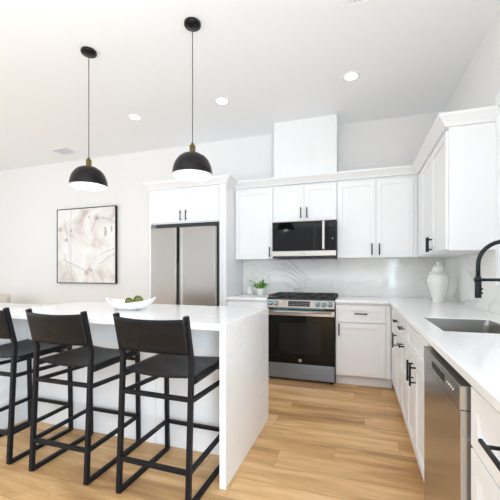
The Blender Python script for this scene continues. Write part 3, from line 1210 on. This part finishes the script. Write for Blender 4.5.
# ------------------------------------------------------------------ urn
root = thing('ginger_jar', 'white lidded ceramic urn in the worktop corner', 'urn', (.752, 3.655, T + .001))
pr = [(0, 0), (.056, 0), (.058, .008), (.055, .02), (.060, .05), (.080, .12), (.097, .18), (.103, .215), (.100, .245), (.088, .27), (.076, .284), (.074, .292), (.070, .292), (.068, .284), (0, .28)]
bd = MB()
seg = 48
rings = []
for r_, z in pr:
    if r_ == 0:
        rings.append([bd.bm.verts.new((0, 0, z))])
    else:
        rings.append([bd.bm.verts.new(((r_ * (1 + (.045 * abs(math.cos(8 * PI * k / seg)) if .03 < z < .24 else 0))) * math.cos(2 * PI * k / seg),
                                       (r_ * (1 + (.045 * abs(math.cos(8 * PI * k / seg)) if .03 < z < .24 else 0))) * math.sin(2 * PI * k / seg), z)) for k in range(seg)])
for A, B in zip(rings, rings[1:]):
    for k in range(seg):
        if len(A) == 1:
            bd._f([A[0], B[(k + 1) % seg], B[k]], True)
        elif len(B) == 1:
            bd._f([A[k], A[(k + 1) % seg], B[0]], True)
        else:
            bd._f([A[k], A[(k + 1) % seg], B[(k + 1) % seg], B[k]], True)
bd.build('body', CERAMIC, root)
lid = MB().lathe([(0, .285), (.066, .285), (.066, .293), (.092, .294), (.095, .299), (.090, .303), (.066, .306), (.062, .315), (.060, .335), (.048, .358), (.028, .370), (.014, .374), (.012, .380), (.019, .388), (.021, .397), (.014, .407), (.006, .413), (0, .415)], 40)
lid.build('lid', CERAMIC, root)

# ------------------------------------------------------------------ plant and small vase
root_urn = root
root_urn.scale = (.93, .93, .985)
root = thing('potted_plant', 'small leafy green plant in a white pot left of range', 'plant', (-1.205, 4.11, T + .001))
MB().lathe([(0, 0), (.034, 0), (.037, .004), (.052, .085), (.053, .09), (.048, .09), (.046, .075), (0, .073)], 28).build('pot', CERAMIC, root)
MB().lathe([(0, .079), (.047, .077)], 24).build('soil', SOIL, root)
lf = MB()
rnd = random.Random(11)
for k in range(40):
    a = rnd.uniform(0, 2 * PI)
    el = rnd.uniform(.1, 1.2)
    ln = rnd.uniform(.07, .155)
    base = Vector((rnd.uniform(-.03, .03), rnd.uniform(-.03, .03), .08))
    d_ = Vector((math.cos(a) * math.cos(el), math.sin(a) * math.cos(el), math.sin(el)))
    if d_.x < 0:
        d_.x *= 1.25
    tip = base + d_ * ln
    mid = base + d_ * ln * .5 + Vector((0, 0, .012))
    sd = d_.cross(Vector((0, 0, 1))).normalized()
    w_ = rnd.uniform(.012, .020)
    lf.tube([base, base + d_ * ln * .35], .0014, 5)
    q = []
    st_ = base + d_ * ln * .3
    for t_, ww in ((0, .15), (.3, .9), (.55, 1), (.8, .6), (1, .05)):
        c = st_.lerp(tip, t_) + Vector((0, 0, .012 * math.sin(PI * t_)))
        q.append((lf.bm.verts.new(c + sd * w_ * ww), lf.bm.verts.new(c - Vector((0, 0, .004))), lf.bm.verts.new(c - sd * w_ * ww)))
    for A, B in zip(q, q[1:]):
        lf._f([A[0], A[1], B[1], B[0]], True)
        lf._f([A[1], A[2], B[2], B[1]], True)
lf.build('foliage', LEAF, root)
root = thing('bottle_vase', 'small white vase just left of the potted plant', 'vase', (-1.36, 4.16, T + .001))
MB().lathe([(0, 0), (.030, 0), (.040, .012), (.046, .035), (.042, .06), (.026, .085), (.014, .10), (.012, .118), (.015, .124), (.011, .124), (.009, .115), (0, .11)], 28).build('vase', CERAMIC, root)
st_ = MB()
st_.tube([(0, 0, .11), (.004, 0, .15), (.010, -.004, .185)], .0016, 6)
st_.tube([(0, 0, .11), (-.012, 0, .15), (-.02, -.004, .17)], .0014, 6)
st_.build('stem', LEAFP, root)
MB().lathe([(0, -.009), (.007, -.006), (.010, 0), (.007, .006), (0, .009)], 12, (.010, -.004, .188)).build('seed_head', DARK, root)

# ------------------------------------------------------------------ bowl with artichokes on the island
BX, BY = -1.70, 2.185
root = thing('fruit_bowl', 'white boat-shaped ceramic bowl on the island', 'bowl', (BX, BY, T + .001), R(12))
bw = MB()


def bowl(u, v):
    a = 2 * PI * u
    # v: 0 foot centre -> 1 rim
    rx = .075 + .115 * v ** .8
    ry = .06 + .075 * v ** .8
    wave = 1 + .03 * math.sin(5 * a + 1) * v
    z = .012 + .046 * v ** 1.8 + .040 * v * v * abs(math.cos(a)) ** 2.5 + .006 * v * math.sin(4 * a)
    return (rx * math.cos(a) * wave, ry * math.sin(a) * wave, z)


bw.grid(bowl, 48, 10)
bw.grid(lambda u, v: ((.075 * v) * math.cos(2 * PI * u), (.06 * v) * math.sin(2 * PI * u), .012), 48, 2)
bmesh.ops.remove_doubles(bw.bm, verts=bw.bm.verts[:], dist=.0002)
bw.build('bowl_body', BOWLM, root, solid=.006)
MB().lathe([(.048, 0), (.055, 0), (.058, .010), (.050, .010), (.048, 0)], 32).build('foot_ring', BOWLM, root)


def make_artichoke():
    root = thing('artichoke', 'x', 'artichoke', (0, 0, 0), 0, 'artichokes in the white bowl')
    core = MB().lathe([(0, 0), (.018, .003), (.030, .018), (.031, .034), (.020, .052), (0, .060)], 20)
    core.build('heart', ARTI, root)
    sc_ = MB()
    for ring in range(6):
        n = 10 - ring
        for k in range(n):
            a = 2 * PI * (k + .5 * (ring % 2)) / n
            z0 = .004 + ring * .009
            r0 = (.022, .030, .033, .031, .026, .018)[ring]
            c, s = math.cos(a), math.sin(a)
            tx_, ty_ = -s, c
            w_ = .011
            P4 = [(c * r0 + tx_ * w_, s * r0 + ty_ * w_, z0), (c * r0 - tx_ * w_, s * r0 - ty_ * w_, z0),
                  (c * (r0 + .006) - tx_ * w_ * .8, s * (r0 + .006) - ty_ * w_ * .8, z0 + .013),
                  (c * (r0 + .005), s * (r0 + .005), z0 + .024),
                  (c * (r0 + .006) + tx_ * w_ * .8, s * (r0 + .006) + ty_ * w_ * .8, z0 + .013)]
            sc_._f([sc_.bm.verts.new(q) for q in P4])
    sc_.build('scales', ARTI, root, solid=.002)
    MB().tube([(0, 0, .004), (0, .004, -.014)], .007, 8).build('stem', ARTI, root)
    return root


ar = make_artichoke()
ar.location = (BX + .052, BY - .0, T + .050)
ar.rotation_euler = (R(20), R(40), 0)
ar['label'] = 'larger upright green artichoke at the right of the white bowl'
ar.scale = (1.0, 1.0, 1.0)
a2 = copy_tree(ar)
a2.location = (BX - .050, BY + .012, T + .050)
a2.rotation_euler = (R(62), R(-8), R(75))
a2['label'] = 'smaller green artichoke lying flat at the left of the white bowl'
a2.scale = (.8, .8, .8)

# ------------------------------------------------------------------ dining corner on the far left
root = thing('dining_table', 'white dining table beyond the left end of the island', 'table', (-5.05, 3.15, 0))
MB().box(-.78, .78, -.42, .50, .725, .76).build('tabletop', TABLEW, root, .006)
for sx in (-.7, .7):
    for sy in (-.35, .42):
        MB().tube([(sx, sy, .0), (sx, sy, .725)], [.022, .032], square=True).build('leg', TABLEW, root, .003)
root = thing('dining_chair', 'beige upholstered chair behind the white dining table', 'chair', (-5.74, 3.86, 0))
MB().box(-.23, .23, -.20, .22, .40, .47).build('seat', FABRIC, root, .03, 3)


def cb(u, v):
    a = R(200 + 140 * (1 - u)) + PI
    return (.25 * math.cos(a), -.02 + .25 * math.sin(a) * .9, .46 + .40 * v - .05 * v * (2 * u - 1) ** 2)


MB().grid(cb, 18, 8).build('backrest', FABRIC, root, solid=.045, bevel=.01)
for sx in (-.19, .19):
    for sy in (-.16, .18):
        MB().tube([(sx * 1.08, sy * 1.08, 0), (sx, sy, .40)], [.012, .018], 10).build('leg', BLACK, root)
